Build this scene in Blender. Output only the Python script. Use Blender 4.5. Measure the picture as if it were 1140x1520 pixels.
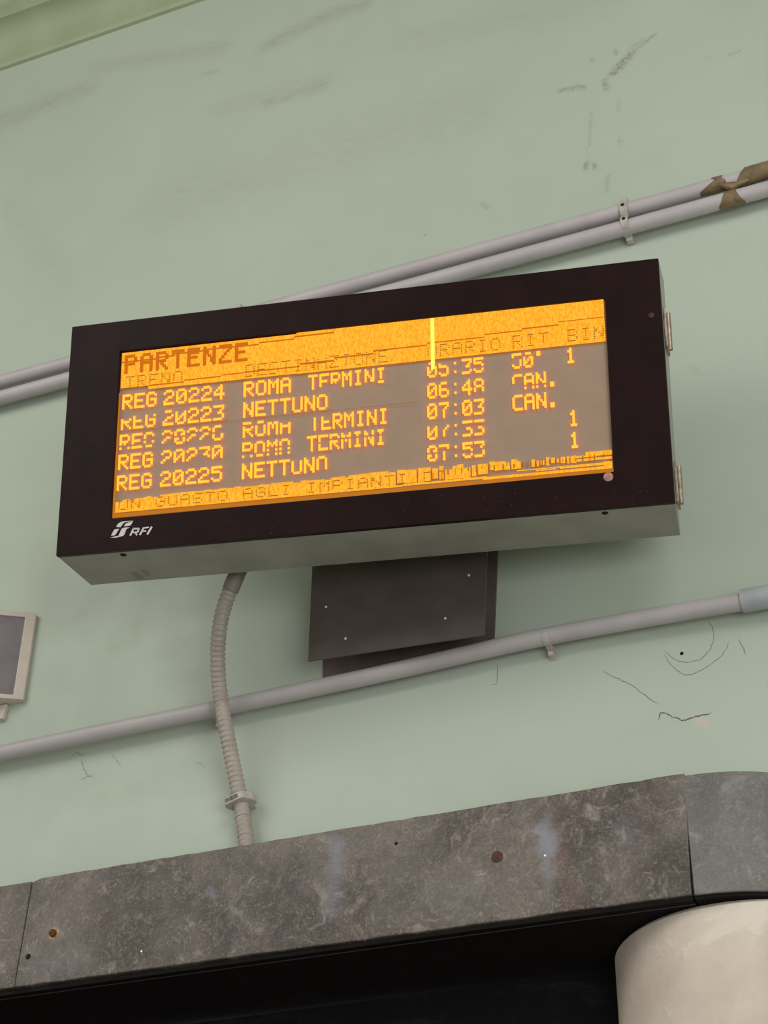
import bpy, bmesh, math, random
import numpy as np
from mathutils import Vector, Matrix

for o in list(bpy.data.objects): bpy.data.objects.remove(o)
COL = bpy.context.scene.collection
SC = bpy.context.scene
random.seed(4)

# ------------------------------------------------------------------ camera
FPX, CX, CY = 2600.0, 570.0, 760.0            # focal length in pixels of the 1140x1520 frame
CAM = np.array([0.0, -2.58, 1.6])
_f = FPX
_H = np.array([-7460.0, 1733.0, _f]); _a = 60.0
_V = np.array([_a, (-_f*_f + 7460*_a)/1733.0, _f])
_H /= np.linalg.norm(_H); _V /= np.linalg.norm(_V)
RX, RZ = -_H, _V; RY = np.cross(RZ, RX)
M = np.stack([RX, RY, RZ])                    # camera (right, down, forward) -> world
cd = bpy.data.cameras.new('camera'); cam = bpy.data.objects.new('camera', cd); COL.objects.link(cam)
cd.sensor_fit = 'HORIZONTAL'; cd.sensor_width = 36; cd.lens = 36*FPX/1140
cd.clip_start = .05; cd.clip_end = 100
r_, u_, b_ = M[:, 0], -M[:, 1], -M[:, 2]
cam.matrix_world = Matrix(((r_[0], u_[0], b_[0], CAM[0]), (r_[1], u_[1], b_[1], CAM[1]), (r_[2], u_[2], b_[2], CAM[2]), (0, 0, 0, 1)))
SC.camera = cam

# ------------------------------------------------------------------ world, lights, exposure
SC.view_settings.view_transform = 'Standard'; SC.view_settings.look = 'None'
SC.view_settings.gamma = 1; SC.view_settings.use_curve_mapping = False
SC.view_settings.exposure = 0.0
w = bpy.data.worlds.new('world'); SC.world = w; w.use_nodes = True
bg = w.node_tree.nodes['Background']; bg.inputs[0].default_value = (.96, 1.0, .97, 1); bg.inputs[1].default_value = .48

def area(name, loc, target, sx, sy, power, col):
    l = bpy.data.lights.new(name, 'AREA'); l.shape = 'RECTANGLE'; l.size = sx; l.size_y = sy
    l.energy = power; l.color = col
    o = bpy.data.objects.new(name, l); COL.objects.link(o); o.location = loc
    o.rotation_euler = (Vector(target)-Vector(loc)).to_track_quat('-Z', 'Y').to_euler()
    return o
area('hall_light', (-2.7, -2.7, 4.7), (-.7, 0, 2.6), 2.6, 1.8, 34, (1.0, .97, .91))
area('hall_light_right', (1.7, -3.4, 4.9), (-.6, 0, 2.6), 2.2, 1.4, 36, (1.0, .97, .93))

area('low_right_fill', (2.6, -4.2, 1.3), (.1, 0, 2.5), 2.6, 2.0, 90, (.95, 1.0, 1.0))  # added unseen fill, brightens the column, corner stone and lower wall

# ------------------------------------------------------------------ helpers
def ray(px, py): return M @ np.array([(px-CX)/FPX, (py-CY)/FPX, 1.0])
def W(px, py, d=0.0):
    """point of the plane parallel to the wall, d metres in front of it"""
    r = ray(px, py); return CAM + r*((-d-CAM[1])/r[1])
def on_plane(px, py, p0, n):
    r = ray(px, py); return CAM + r*(np.dot(p0-CAM, n)/np.dot(r, n))
def unit(v): v = np.asarray(v, float); return v/np.linalg.norm(v)

def thing(name, label, cat, loc, group=None):
    o = bpy.data.objects.new(name, None); COL.objects.link(o); o.location = tuple(loc); o.empty_display_size = .05
    o['label'] = label; o['category'] = cat
    if group: o['group'] = group
    return o
def origin(o):
    v = np.zeros(3)
    while o is not None: v = v + np.array(o.location); o = o.parent
    return v
def mesh(name, verts, faces, mat, parent=None, smooth=False, bevel=0, mats=None, fm=None, loc=None):
    verts = np.asarray(verts, float)
    o0 = origin(parent)
    if loc is None: loc = verts.mean(axis=0)
    loc = np.asarray(loc, float)
    me = bpy.data.meshes.new(name); me.from_pydata((verts-loc).tolist(), [], [tuple(f) for f in faces])
    for m in (mats or [mat]): me.materials.append(m)
    bm = bmesh.new(); bm.from_mesh(me); bmesh.ops.recalc_face_normals(bm, faces=bm.faces); bm.to_mesh(me); bm.free()
    if fm: me.polygons.foreach_set('material_index', fm)
    if smooth:
        me.polygons.foreach_set('use_smooth', [True]*len(me.polygons))
        me.set_sharp_from_angle(angle=math.radians(40))
    ob = bpy.data.objects.new(name, me); COL.objects.link(ob)
    ob.parent = parent; ob.location = tuple(loc-o0)
    if bevel:
        b = ob.modifiers.new('bevel', 'BEVEL'); b.width = bevel; b.segments = 2; b.limit_method = 'ANGLE'
    return ob
def struct(o): o['kind'] = 'structure'; return o
def tag(o, label, cat=None, group=None):
    o['label'] = label
    if cat: o['category'] = cat
    if group: o['group'] = group
    return o
def cat_geo(parts):
    V, F = [], []
    for v, f in parts:
        n = len(V); V += [tuple(x) for x in v]; F += [tuple(i+n for i in q) for q in f]
    return V, F
def box8(lo4, hi4):
    """hexahedron from two quads"""
    return list(lo4)+list(hi4), [(3, 2, 1, 0), (4, 5, 6, 7), (0, 1, 5, 4), (1, 2, 6, 5), (2, 3, 7, 6), (3, 0, 4, 7)]
def box(c, ax, h):
    """box centred at c, axes ax (3 rows), half sizes h"""
    c = np.array(c); ax = np.array(ax)
    q = lambda s: [c+ax[0]*h[0]*i+ax[1]*h[1]*j+ax[2]*h[2]*s for i, j in ((-1, -1), (1, -1), (1, 1), (-1, 1))]
    return box8(q(-1), q(1))
WAX = np.eye(3)
def prism(poly, vec):
    n = len(poly); a = [np.array(p) for p in poly]; b = [p+np.array(vec) for p in a]
    F = [tuple(range(n))[::-1], tuple(range(n, 2*n))]+[(i, (i+1) % n, n+(i+1) % n, n+i) for i in range(n)]
    return a+b, F
def tube(pts, rad, n=20, cap=True):
    pts = [np.array(p, float) for p in pts]; V, F = [], []
    rr = rad if hasattr(rad, '__len__') else [rad]*len(pts)
    t0 = unit(pts[1]-pts[0]); up = np.array([0, 0, 1.0]) if abs(t0[2]) < .8 else np.array([0, 1.0, 0])
    nrm = unit(np.cross(t0, up))
    for i, p in enumerate(pts):
        t = unit(pts[min(i+1, len(pts)-1)]-pts[max(i-1, 0)])
        nrm = unit(nrm-t*np.dot(nrm, t)); bn = np.cross(t, nrm)
        for k in range(n):
            a = 2*math.pi*k/n; V.append(p+(nrm*math.cos(a)+bn*math.sin(a))*rr[i])
    for i in range(len(pts)-1):
        for k in range(n): F.append((i*n+k, i*n+(k+1) % n, (i+1)*n+(k+1) % n, (i+1)*n+k))
    if cap: F += [tuple(range(n))[::-1], tuple((len(pts)-1)*n+k for k in range(n))]
    return V, F
def catmull(P, m=10):
    P = [np.array(p, float) for p in P]; P = [2*P[0]-P[1]]+P+[2*P[-1]-P[-2]]; out = []
    for i in range(1, len(P)-2):
        for k in range(m):
            t = k/m; a, b, c, d = P[i-1:i+3]
            out.append(.5*((2*b)+(-a+c)*t+(2*a-5*b+4*c-d)*t*t+(-a+3*b-3*c+d)*t**3))
    out.append(P[-2]); return out
def disc_lathe(c, axis, prof, n=16):
    """prof: list of (radius, height along axis)"""
    axis = unit(axis); s = unit(np.cross(axis, [0.3, .1, 1])); t = np.cross(axis, s); V, F = [], []
    for r, h in prof:
        for k in range(n):
            a = 2*math.pi*k/n; V.append(np.array(c)+axis*h+(s*math.cos(a)+t*math.sin(a))*r)
    for i in range(len(prof)-1):
        for k in range(n): F.append((i*n+k, i*n+(k+1) % n, (i+1)*n+(k+1) % n, (i+1)*n+k))
    F += [tuple(range(n))[::-1], tuple((len(prof)-1)*n+k for k in range(n))]
    return V, F

# ------------------------------------------------------------------ materials
def s2l(c): return tuple(((x/255)/12.92 if x/255 <= .04045 else ((x/255+.055)/1.055)**2.4) for x in c)+(1,)
class NT:
    def __init__(s, name):
        s.m = bpy.data.materials.new(name); s.m.use_nodes = True; s.t = s.m.node_tree; s.n = s.t.nodes
        s.b = s.n['Principled BSDF']
        g = s.n.new('ShaderNodeNewGeometry'); s.P = g.outputs['Position']
    def L(s, a, b): s.t.links.new(a, b)
    def put(s, v, sock):
        if hasattr(v, 'links') or isinstance(v, bpy.types.NodeSocket): s.L(v, sock)
        else: sock.default_value = v
    def math(s, op, a, b=0.0, clamp=False):
        n = s.n.new('ShaderNodeMath'); n.operation = op; n.use_clamp = clamp; s.put(a, n.inputs[0]); s.put(b, n.inputs[1]); return n.outputs[0]
    def vec(s, op, a, b=None, scale=None):
        n = s.n.new('ShaderNodeVectorMath'); n.operation = op; s.put(a, n.inputs[0])
        if b is not None: s.put(b, n.inputs[1])
        if scale is not None: s.put(scale, n.inputs['Scale'])
        return n.outputs['Value'] if op in ('DOT_PRODUCT', 'LENGTH') else n.outputs[0]
    def noise(s, scale, detail=4, rough=.55, vec=None, color=False, stretch=None, dist=0):
        n = s.n.new('ShaderNodeTexNoise'); n.inputs['Scale'].default_value = scale; n.inputs['Detail'].default_value = detail
        n.inputs['Roughness'].default_value = rough; n.inputs['Distortion'].default_value = dist
        v = vec if vec is not None else s.P
        if stretch: v = s.vec('MULTIPLY', v, stretch)
        s.L(v, n.inputs['Vector']); return n.outputs['Color' if color else 'Fac']
    def ramp(s, v, lo, hi, a=0.0, b=1.0, smooth=True):
        n = s.n.new('ShaderNodeMapRange'); n.interpolation_type = 'SMOOTHSTEP' if smooth else 'LINEAR'
        s.put(v, n.inputs[0]); s.put(lo, n.inputs[1]); s.put(hi, n.inputs[2]); s.put(a, n.inputs[3]); s.put(b, n.inputs[4]); return n.outputs[0]
    def mix(s, f, a, b):
        n = s.n.new('ShaderNodeMix'); n.data_type = 'RGBA'; s.put(f, n.inputs[0]); s.put(a, n.inputs[6]); s.put(b, n.inputs[7]); return n.outputs[2]
    def seg(s, P, A, B, wd, soft=None):
        A = Vector(tuple(A)); B = Vector(tuple(B)); BA = B-A
        d = s.vec('SUBTRACT', P, tuple(A))
        t = s.math('MULTIPLY', s.vec('DOT_PRODUCT', d, tuple(BA)), 1/max(BA.length_squared, 1e-9), True)
        q = s.vec('SUBTRACT', d, s.vec('SCALE', tuple(BA), scale=t))
        return s.ramp(s.vec('LENGTH', q), 0.0, wd, 1.0, 0.0)
    def bump(s, h, strength, dist=.002):
        n = s.n.new('ShaderNodeBump'); n.inputs['Strength'].default_value = strength; n.inputs['Distance'].default_value = dist
        s.L(h, n.inputs['Height']); s.L(n.outputs[0], s.b.inputs['Normal'])
    def out(s, col, rough=.6, metal=0.0, spec=.5):
        s.put(col, s.b.inputs['Base Color']); s.put(rough, s.b.inputs['Roughness']); s.put(metal, s.b.inputs['Metallic'])
        s.b.inputs['Specular IOR Level'].default_value = spec; return s.m
def simple(name, rgb, rough=.5, metal=0.0, var=.12, scale=20, spec=.5, bump=.05):
    k = NT(name); c = s2l(rgb); n = k.noise(scale, 5)
    dk = tuple(x*(1-var) for x in c[:3])+(1,); lt = tuple(min(1, x*(1+var)) for x in c[:3])+(1,)
    k.bump(k.noise(scale*8, 3), bump, .001)
    return k.out(k.mix(k.ramp(n, .3, .7), dk, lt), rough, metal, spec)
def emit(name, rgb, strength=1.0, rgb2=None, scale=(1, 1, 1)):
    k = NT(name); c = s2l(rgb)
    col = c
    if rgb2: col = k.mix(k.ramp(k.noise(1.0, 2, .6, stretch=scale), .38, .62), c, s2l(rgb2))
    k.out((.004, .002, .001, 1), .8, 0, .1)
    k.put(col, k.b.inputs['Emission Color']); k.b.inputs['Emission Strength'].default_value = strength
    return k.m

c8 = lambda l: [(780+x/3.167, 860+y/3.167) for x, y in l]
CRACKS = [(c8([(862, 195), (885, 250), (872, 320), (830, 370), (765, 390), (700, 375), (655, 335)]), .0013, 0),
          (c8([(650, 350), (685, 405), (765, 450), (860, 405), (930, 350), (955, 290)]), .0013, 0),
          (c8([(360, 430), (440, 470), (500, 500), (560, 545), (632, 590)]), .0015, 0),
          (c8([(622, 662), (640, 625), (690, 645), (745, 663), (790, 648), (875, 628)]), .0020, 1),
          (c8([(1000, 280), (1020, 320), (1036, 355)]), .0016, 0),
          ([(738, 985), (738, 1013), (729, 1017)], .0012, 0),
          ([(120, 1126), (124, 1140), (132, 1152), (138, 1150)], .0022, 2), ([(288, 1134), (297, 1132), (304, 1140)], .0012, 2),
          ([(100, 1130), (112, 1118), (126, 1122)], .0022, 2), ([(120, 1157), (132, 1152)], .002, 2), ([(165, 1120), (180, 1138)], .0018, 2),
          ([(628, 352), (634, 346)], .0016, 0)]
SMUDGE = [([(910, 108), (935, 82)], 0.0232, .9), ([(925, 92), (972, 50)], 0.0130, .6), ([(935, 75), (952, 60)], 0.0174, .4), ([(832, 134), (866, 129)], 0.0145, .8), ([(858, 126), (866, 132)], 0.0145, .5),
          ([(897, 120), (900, 132)], 0.0159, .7), ([(877, 168), (875, 215)], 0.0087, .5), ([(870, 242), (870, 250)], 0.0116, .9), ([(872, 215), (871, 242)], 0.0072, .3),
          ([(882, 243), (883, 251)], 0.0101, .8), ([(902, 262), (901, 284)], 0.0116, .5), ([(918, 152), (919, 165)], 0.0116, .45), ([(920, 205), (920, 214)], 0.0101, .5),
          ([(913, 74), (915, 80)], 0.0101, .7), ([(878, 86), (879, 92)], 0.0087, .6), ([(1082, 82), (1100, 75)], 0.0087, .5), ([(716, 302), (724, 309)], 0.0116, .5), ([(1035, 88), (1060, 84)], 0.0072, .25)]
SOFT = [([(395, 68), (470, 30), (540, 5)], .045, .8), ([(395, 152), (480, 126)], .035, .8), ([(140, 100), (330, 70)], .05, .5), ([(0, 180), (130, 130)], .06, .7),
        ([(10, 175), (30, 180)], .025, .6), ([(300, 110), (322, 106)], .014, .6), ([(330, 160), (480, 120)], .06, .4), ([(250, 300), (700, 160)], .18, .35),
        ([(90, 930), (125, 910)], .016, .4), ([(170, 960), (200, 950), (205, 925)], .025, .4), ([(1025, 545), (1040, 553)], .012, .5), ([(420, 560), (430, 565)], .014, .25),
        ([(600, 60), (900, 0)], .10, .3), ([(20, 300), (90, 420)], .08, .25), ([(900, 1100), (1000, 1060)], .05, .2), ([(160, 1180), (260, 1170)], .04, .2)]
def wear(PX, PZ, strokes):
    r = np.zeros(PX.shape)
    for pts, wd, st in strokes:
        for p, q in zip(pts[:-1], pts[1:]):
            A = W(*p); Bq = W(*q); ax, az = A[0], A[2]; dx_, dz_ = Bq[0]-ax, Bq[2]-az
            t = np.clip(((PX-ax)*dx_+(PZ-az)*dz_)/(dx_*dx_+dz_*dz_), 0, 1)
            d = np.hypot(PX-ax-t*dx_, PZ-az-t*dz_)/wd; g_ = np.clip(1-d, 0, 1); g_ = g_*g_*(3-2*g_)
            r = np.maximum(r, g_*st)
    return r
def wall_material():
    k = NT('green_wall_paint')
    def att(n):
        q = k.n.new('ShaderNodeAttribute'); q.attribute_name = n; return q.outputs['Fac']
    sm, so, pk = att('smudge'), att('soft_dirt'), att('bare_patch')
    sm = k.math('MULTIPLY', k.ramp(sm, .0, 1.0), k.math('MULTIPLY', k.ramp(k.noise(420, 3, .7), .40, .60, .35, 1.0), k.ramp(k.noise(110, 4, .7), .40, .58, .15, 1.15)))
    so = k.math('MULTIPLY', so, k.ramp(k.noise(45, 5, .65, stretch=(.5, 1, 2)), .3, .7, .2, 1))
    base = k.mix(k.ramp(k.noise(1.3, 4), .3, .7), s2l((178, 187, 171)), s2l((185, 193, 178)))
    base = k.mix(k.math('MULTIPLY', k.ramp(k.noise(9, 6, .7), .5, .75), .12), base, s2l((170, 176, 152)))
    base = k.mix(k.math('MULTIPLY', so, .5), base, s2l((140, 138, 112)))
    base = k.mix(k.math('MULTIPLY', sm, .85), base, s2l((120, 112, 92)))
    base = k.mix(pk, base, s2l((212, 184, 168)))
    k.bump(k.math('ADD', k.math('MULTIPLY', k.noise(160, 4, .6), .14), k.math('MULTIPLY', k.noise(7, 3), .5)), .22, .004)
    return k.out(base, k.ramp(k.noise(12, 3), .3, .7, .42, .6), 0, .35)

def stone_material(name, dark, mid, light, warm, scale=1.0):
    k = NT(name)
    w1 = k.vec('SCALE', k.vec('SUBTRACT', k.noise(14*scale, 3, .6, color=True), (.5, .5, .5)), scale=.06)
    P = k.vec('ADD', k.P, w1)
    a = k.noise(24*scale, 9, .72, vec=P, dist=.8); b = k.noise(7*scale, 5, .6, vec=P); c = k.noise(60*scale, 6, .7, vec=P, dist=1.5)
    col = k.mix(k.ramp(b, .32, .68), s2l(dark), s2l(mid))
    col = k.mix(k.math('MULTIPLY', k.ramp(a, .50, .72), .6), col, s2l(light))
    vein = k.math('MULTIPLY', k.ramp(k.math('ABSOLUTE', k.math('SUBTRACT', a, .5)), 0.0, .03, 1, 0), k.ramp(c, .45, .65))
    col = k.mix(k.math('MULTIPLY', vein, .5), col, s2l(light))
    col = k.mix(k.math('MULTIPLY', k.ramp(k.noise(11*scale, 5, .7), .55, .75), .5), col, s2l(warm))
    gr = k.noise(260*scale, 4, .7); col = k.mix(k.math('MULTIPLY', k.ramp(gr, .5, .7), .22), col, s2l(light)); col = k.mix(k.math('MULTIPLY', k.ramp(gr, .5, .3), .3), col, s2l(tuple(x*.7 for x in dark)))
    return k, col, a, c
def lintel_material():
    k, col, a, c = stone_material('lintel_marble', (74, 65, 61), (112, 102, 95), (182, 168, 154), (116, 88, 78))
    F = lambda x, y: tuple(W(x, y, .06))
    wob = k.vec('ADD', k.P, k.vec('SCALE', k.vec('SUBTRACT', k.noise(40, 4, .6, color=True), (.5, .5, .5)), scale=.03))
    blue = None
    for p, q, wd, st in [((808, 1235), (812, 1262), .030, 1), ((812, 1215), (812, 1300), .018, .5), ((500, 1255), (498, 1290), .03, .6), ((495, 1320), (490, 1350), .03, .4), ((310, 1322), (316, 1330), .012, .6), ((345, 1350), (360, 1354), .010, .7), ((930, 1225), (932, 1245), .03, .25)]:
        g = k.math('MULTIPLY', k.seg(wob, F(*p), F(*q), wd), st); blue = g if blue is None else k.math('MAXIMUM', blue, g)
    col = k.mix(k.math('MULTIPLY', blue, .5), col, s2l((160, 164, 180)))
    halo = None
    for p, q, wd, st in [((80, 1386), (82, 1387), .030, 1), ((45, 1440), (110, 1425), .05, .8), ((46, 1418), (46, 1420), .03, .5), ((815, 1255), (813, 1330), .02, .4), ((640, 1330), (700, 1325), .06, .35)]:
        g = k.math('MULTIPLY', k.seg(wob, F(*p), F(*q), wd), st); halo = g if halo is None else k.math('MAXIMUM', halo, g)
    col = k.mix(k.math('MULTIPLY', halo, .35), col, s2l((150, 148, 145)))
    k.bump(c, .10, .003)
    return k.out(col, k.ramp(a, .3, .7, .40, .6), 0, .4)
def corner_stone_material():
    k, col, a, c = stone_material('corner_marble', (98, 93, 89), (122, 116, 112), (164, 158, 152), (120, 104, 98), .9)
    k.bump(c, .2, .003); return k.out(col, .5, 0, .4)
def black_panel_material():
    k = NT('black_marble'); n = k.noise(6, 6, .7, stretch=(1, 1, 3), dist=1.0)
    col = k.mix(k.ramp(n, .5, .75), s2l((20, 18, 19)), s2l((40, 37, 37)))
    v = k.ramp(k.math('ABSOLUTE', k.math('SUBTRACT', k.noise(3, 6, .7, dist=1.5), .5)), 0, .006, 1, 0)
    col = k.mix(k.math('MULTIPLY', v, .2), col, s2l((60, 58, 56)))
    return k.out(col, .6, 0, .12)
def column_material():
    k = NT('column_plaster'); n = k.noise(5, 5, .6); c = k.noise(9, 7, .65, dist=.5)
    col = k.mix(k.ramp(n, .35, .65), s2l((202, 184, 170)), s2l((220, 204, 188)))
    patch = k.ramp(k.noise(5, 7, .65, dist=.5), .54, .58)
    col = k.mix(k.math('MULTIPLY', patch, .4), col, s2l((236, 224, 210)))
    col = k.mix(k.math('MULTIPLY', k.ramp(k.noise(30, 6, .7), .62, .8), .5), col, s2l((150, 136, 120)))
    k.bump(k.math('ADD', k.math('MULTIPLY', patch, .4), k.noise(60, 4)), .3, .003)
    return k.out(col, .55, 0, .4)

M_WALL = wall_material()
M_WALL2 = simple('green_plaster_plain', (176, 188, 160), .6, 0, .05, 5, .35, .1)
M_CORN = simple('cornice_paint', (160, 168, 138), .55, 0, .06, 6, .35, .1)
M_CEIL = simple('ceiling_paint', (128, 142, 110), .7, 0, .08, 3, .3, .1)
M_FLOOR = simple('floor_stone', (150, 142, 130), .5, 0, .15, 3)
M_STONE = lintel_material(); M_STONE2 = corner_stone_material(); M_BLACK = black_panel_material(); M_COLM = column_material()
M_SOFF_SHADE = simple('soffit_shade_paint', (26, 22, 22), .8, 0, .2, 20, .1)
M_JOINT = simple('stone_joint', (28, 25, 24), .9)
M_PIPE = simple('grey_pipe_pvc', (186, 176, 178), .42, 0, .07, 9, .45)
M_PIPE2 = simple('lower_pipe_pvc', (184, 175, 174), .45, 0, .09, 7, .45)
M_SLEEVE = simple('sleeve_grey', (170, 172, 174), .45, 0, .08, 15)
M_CLIP = simple('clip_plastic', (182, 174, 164), .45, 0, .1, 60)
M_CLIPD = simple('clip_hole', (20, 18, 18), .8)
M_CLIPS = simple('clip_slot', (110, 104, 98), .8, 0, .3, 200)
M_FLEX = simple('corrugated_conduit', (172, 160, 148), .45, 0, .1, 30)
M_TAPE = simple('brown_tape', (124, 103, 74), .38, 0, .28, 45, .5, .35)
M_HOUS = simple('grey_housing_paint', (160, 157, 145), .45, .15, .10, 12, .5, .08)
M_BEZ = simple('dark_bezel', (33, 17, 16), .4, 0, .18, 14, .10, .03)
M_SCUFF = simple('scuff', (62, 54, 54), .6)
M_HING = simple('hinge_steel', (165, 150, 135), .35, .8, .3, 90)
M_PLATE = simple('brown_steel_plate', (88, 76, 71), .45, .1, .10, 20)
M_PLATE2 = simple('dark_back_plate', (104, 88, 82), .5, .1, .12, 20)
M_SCREW = simple('bright_screw', (235, 232, 225), .3, .3)
M_RUST = simple('rusty_bolt', (92, 60, 46), .8, .2, .4, 200)
M_HOLE = simple('black_hole', (10, 9, 9), .9)
M_WHITE = simple('white_plastic', (204, 190, 178), .45, 0, .05, 20)
M_GRILLE = simple('grey_speaker_cloth', (128, 120, 122), .8, 0, .10, 18, .3)
M_SENS = simple('pink_sensor_lens', (170, 118, 106), .3, 0, .2, 200)
M_SILVER = simple('silver_print', (205, 198, 192), .4, .1, .1, 300)

# ------------------------------------------------------------------ the setting: wall, floor, ceiling, cornice
def wall_poly(x0, x1, z0, z1, y, t, mat, name, parent=None):
    return mesh(name, *prism([(x0, y, z0), (x1, y, z0), (x1, y, z1), (x0, y, z1)], (0, t, 0)), mat, parent)
zl = W(500, 1232, 0)[2]; z_corn = W(150, 54, 0)[2]; CEIL = z_corn + .23
X0, X1, Z0, Z1 = min(W(-60, y)[0] for y in (0, 700, 1300)), max(W(1220, y)[0] for y in (0, 700, 1300)), zl-.03, z_corn+.06
nx, nz = int((X1-X0)/.0045), int((Z1-Z0)/.0045)
gx_, gz_ = np.meshgrid(np.linspace(X0, X1, nx+1), np.linspace(Z0, Z1, nz+1))
GVv = np.stack([gx_.ravel(), np.zeros(gx_.size), gz_.ravel()], 1)
ii = (np.arange(nz)[:, None]*(nx+1)+np.arange(nx)[None, :]).ravel()
GF = np.stack([ii, ii+1, ii+nx+2, ii+nx+1], 1)
# round out the painted face into a full wall slab
ZT = CEIL+.1; nV = len(GVv)
ex = np.array([(-6, 0, Z0), (4, 0, Z0), (4, 0, ZT), (-6, 0, ZT), (-6, .3, Z0), (4, .3, Z0), (4, .3, ZT), (-6, .3, ZT)])
c00, c10, c11, c01 = 0, nx, nz*(nx+1)+nx, nz*(nx+1)
bot_i = list(range(0, nx+1)); top_i = list(range(nz*(nx+1), nz*(nx+1)+nx+1)); lef = [j*(nx+1) for j in range(nz+1)]; rig = [j*(nx+1)+nx for j in range(nz+1)]
e = [nV+i for i in range(8)]
me = bpy.data.meshes.new('wall_back')
faces = [tuple(f) for f in GF.tolist()]
faces += [tuple([e[0]]+lef+[e[3]]), tuple([e[1], e[2]]+rig[::-1]), tuple([e[3]]+top_i+[e[2]])]
faces += [(e[4], e[7], e[6], e[5]), (e[0], e[3], e[7], e[4]), (e[1], e[5], e[6], e[2]), (e[2], e[6], e[7], e[3]), tuple([e[0], e[4], e[5], e[1]]+bot_i[::-1])]
me.from_pydata(np.vstack([GVv, ex]).tolist(), [], faces); me.materials.append(M_WALL)
xs_, zs_ = GVv[:, 0], GVv[:, 2]
for nm, st_ in (('smudge', SMUDGE), ('soft_dirt', SOFT), ('bare_patch', [([(1036, 1068), (1048, 1072)], .013, .6), ([(1048, 1078), (1049, 1084)], .006, .4)])):
    at_ = me.attributes.new(nm, 'FLOAT', 'POINT'); at_.data.foreach_set('value', np.concatenate([wear(xs_, zs_, st_), np.zeros(8)]).astype(np.float32))
wall = bpy.data.objects.new('wall_back', me); COL.objects.link(wall); struct(wall)
MC = [simple('crack_line', (120, 128, 114), .8), simple('crack_dark', (78, 84, 74), .9), simple('crack_faint', (146, 156, 138), .8)]
random.seed(21)
for pts_, wd_, mi in CRACKS:
    P_ = catmull([W(x, y, .0) for x, y in pts_], 6)
    P_ = [p+np.array([random.uniform(-1, 1)*.0012, 0, random.uniform(-1, 1)*.0012]) for p in P_]
    V, F = [], []
    for i, p in enumerate(P_):
        t = unit(P_[min(i+1, len(P_)-1)]-P_[max(i-1, 0)]); n_ = np.array([-t[2], 0, t[0]])
        wv = wd_/2*min(1, .25+i/3, .25+(len(P_)-1-i)/3)*random.uniform(.5, 1.2)
        V += [p+n_*wv+[0, -.0003, 0], p-n_*wv+[0, -.0003, 0]]
        if i: F.append((2*i-2, 2*i-1, 2*i+1, 2*i))
    mesh('crack', V, F, MC[mi], wall)
mesh('anchor_hole', *disc_lathe(W(1012, 970, .0), (0, -1, 0), [(.0035, 0), (.0030, .0006)], 9), M_HOLE, wall)
struct(mesh('floor', *box((-1, -3.0, -.05), WAX, (5, 3.5, .05)), M_FLOOR))
struct(mesh('ceiling', *box((-1, -1.2, CEIL+.05), WAX, (5, 1.5, .05)), M_CEIL))
dcv = .085; hcv = W(0, 31, dcv)[2]-W(0, 107, 0)[2]
pr = [(0, 0), (.010, 0.001), (.014, .008), (.016, .010)]
for i in range(9):
    a = i/8*math.pi/2; pr.append((.016+(dcv-.016)*(1-math.cos(a)), .010+(hcv-.010)*math.sin(a)))
pr += [(dcv+.006, hcv), (dcv+.008, hcv+.006), (dcv+.008, hcv+.060), (dcv+.03, hcv+.080), (dcv+.05, .229), (0, .23)]
struct(mesh('trim_1', *prism([(-6, -y, z_corn+z) for y, z in pr], (10, 0, 0)), M_CORN, smooth=True))
tag(bpy.data.objects['trim_1'], 'green plaster cornice running along the top of the wall')

# ------------------------------------------------------------------ stone lintel, dark panel, round column
PF = .06                                         # lintel front stands proud of the wall
def Lp(x, y): return W(x, y, PF)
lint = thing('stone_lintel', 'dark grey veined marble lintel band below the board, joined to a rounded corner stone', 'lintel', Lp(520, 1400))
def bumpy(a, b, n, amp):
    out = []
    for i in range(n+1):
        t = i/n; p = a+(b-a)*t
        if 0 < i < n: p = p+np.array([0, 0, random.uniform(-amp, amp)])
        out.append(p)
    return out
dep = np.array([0, .25, 0])
Lx = W(0, 1312, PF)+(W(0, 1312, PF)-W(40, 1306, PF))*14
Lb = W(0, 1468, PF)+(W(0, 1468, PF)-W(17, 1465.5, PF))*14*40/17
p_l = bumpy(Lx, Lp(47, 1308), 14, .0012)+bumpy(Lp(20, 1465), Lb, 6, .0012)
mesh('stone_block', *prism(p_l, dep), M_STONE, lint, bevel=.002)
p_m = bumpy(Lp(48, 1309), Lp(62, 1303), 2, .000)+bumpy(Lp(70, 1301.5), Lp(1016, 1147.5), 46, .0008)+bumpy(Lp(1026, 1328), Lp(21.2, 1465), 40, .0008)
mesh('stone_block', *prism(p_m, dep), M_STONE, lint, bevel=.002)
jt, jb = Lp(1019, 1150.5), Lp(1028, 1329)
RS = .252; RC = .224
cx, cy = (jt[0]+jb[0])/2-.002, -PF+RS
KX, KY = cx+.034, -PF+.019+RC
V, F, n = [], [], 40
for i in range(n+1):
    a = math.pi/2*i/n*1.25
    for (r, z) in ((RS, jt[2]), (RS, jb[2]), (RS-.10, jb[2]), (RS-.10, jt[2])):
        V.append((cx+r*math.sin(a), cy-r*math.cos(a), z))
for i in range(n):
    for k in range(4): F.append((i*4+k, i*4+(k+1) % 4, i*4+4+(k+1) % 4, i*4+4+k))
F += [(0, 1, 2, 3), tuple(n*4+k for k in (3, 2, 1, 0))]
tag(mesh('corner_stone', V, F, M_STONE2, lint, smooth=True, bevel=.002), 'lighter grey rounded corner stone')
mesh('joint_filler', *prism([Lp(1016, 1150)+[0, .005, 0], Lp(1020, 1151)+[0, .005, 0], Lp(1029, 1328)+[0, .005, 0], Lp(1025, 1328)+[0, .005, 0]], (0, .2, 0)), M_JOINT, lint)
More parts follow.
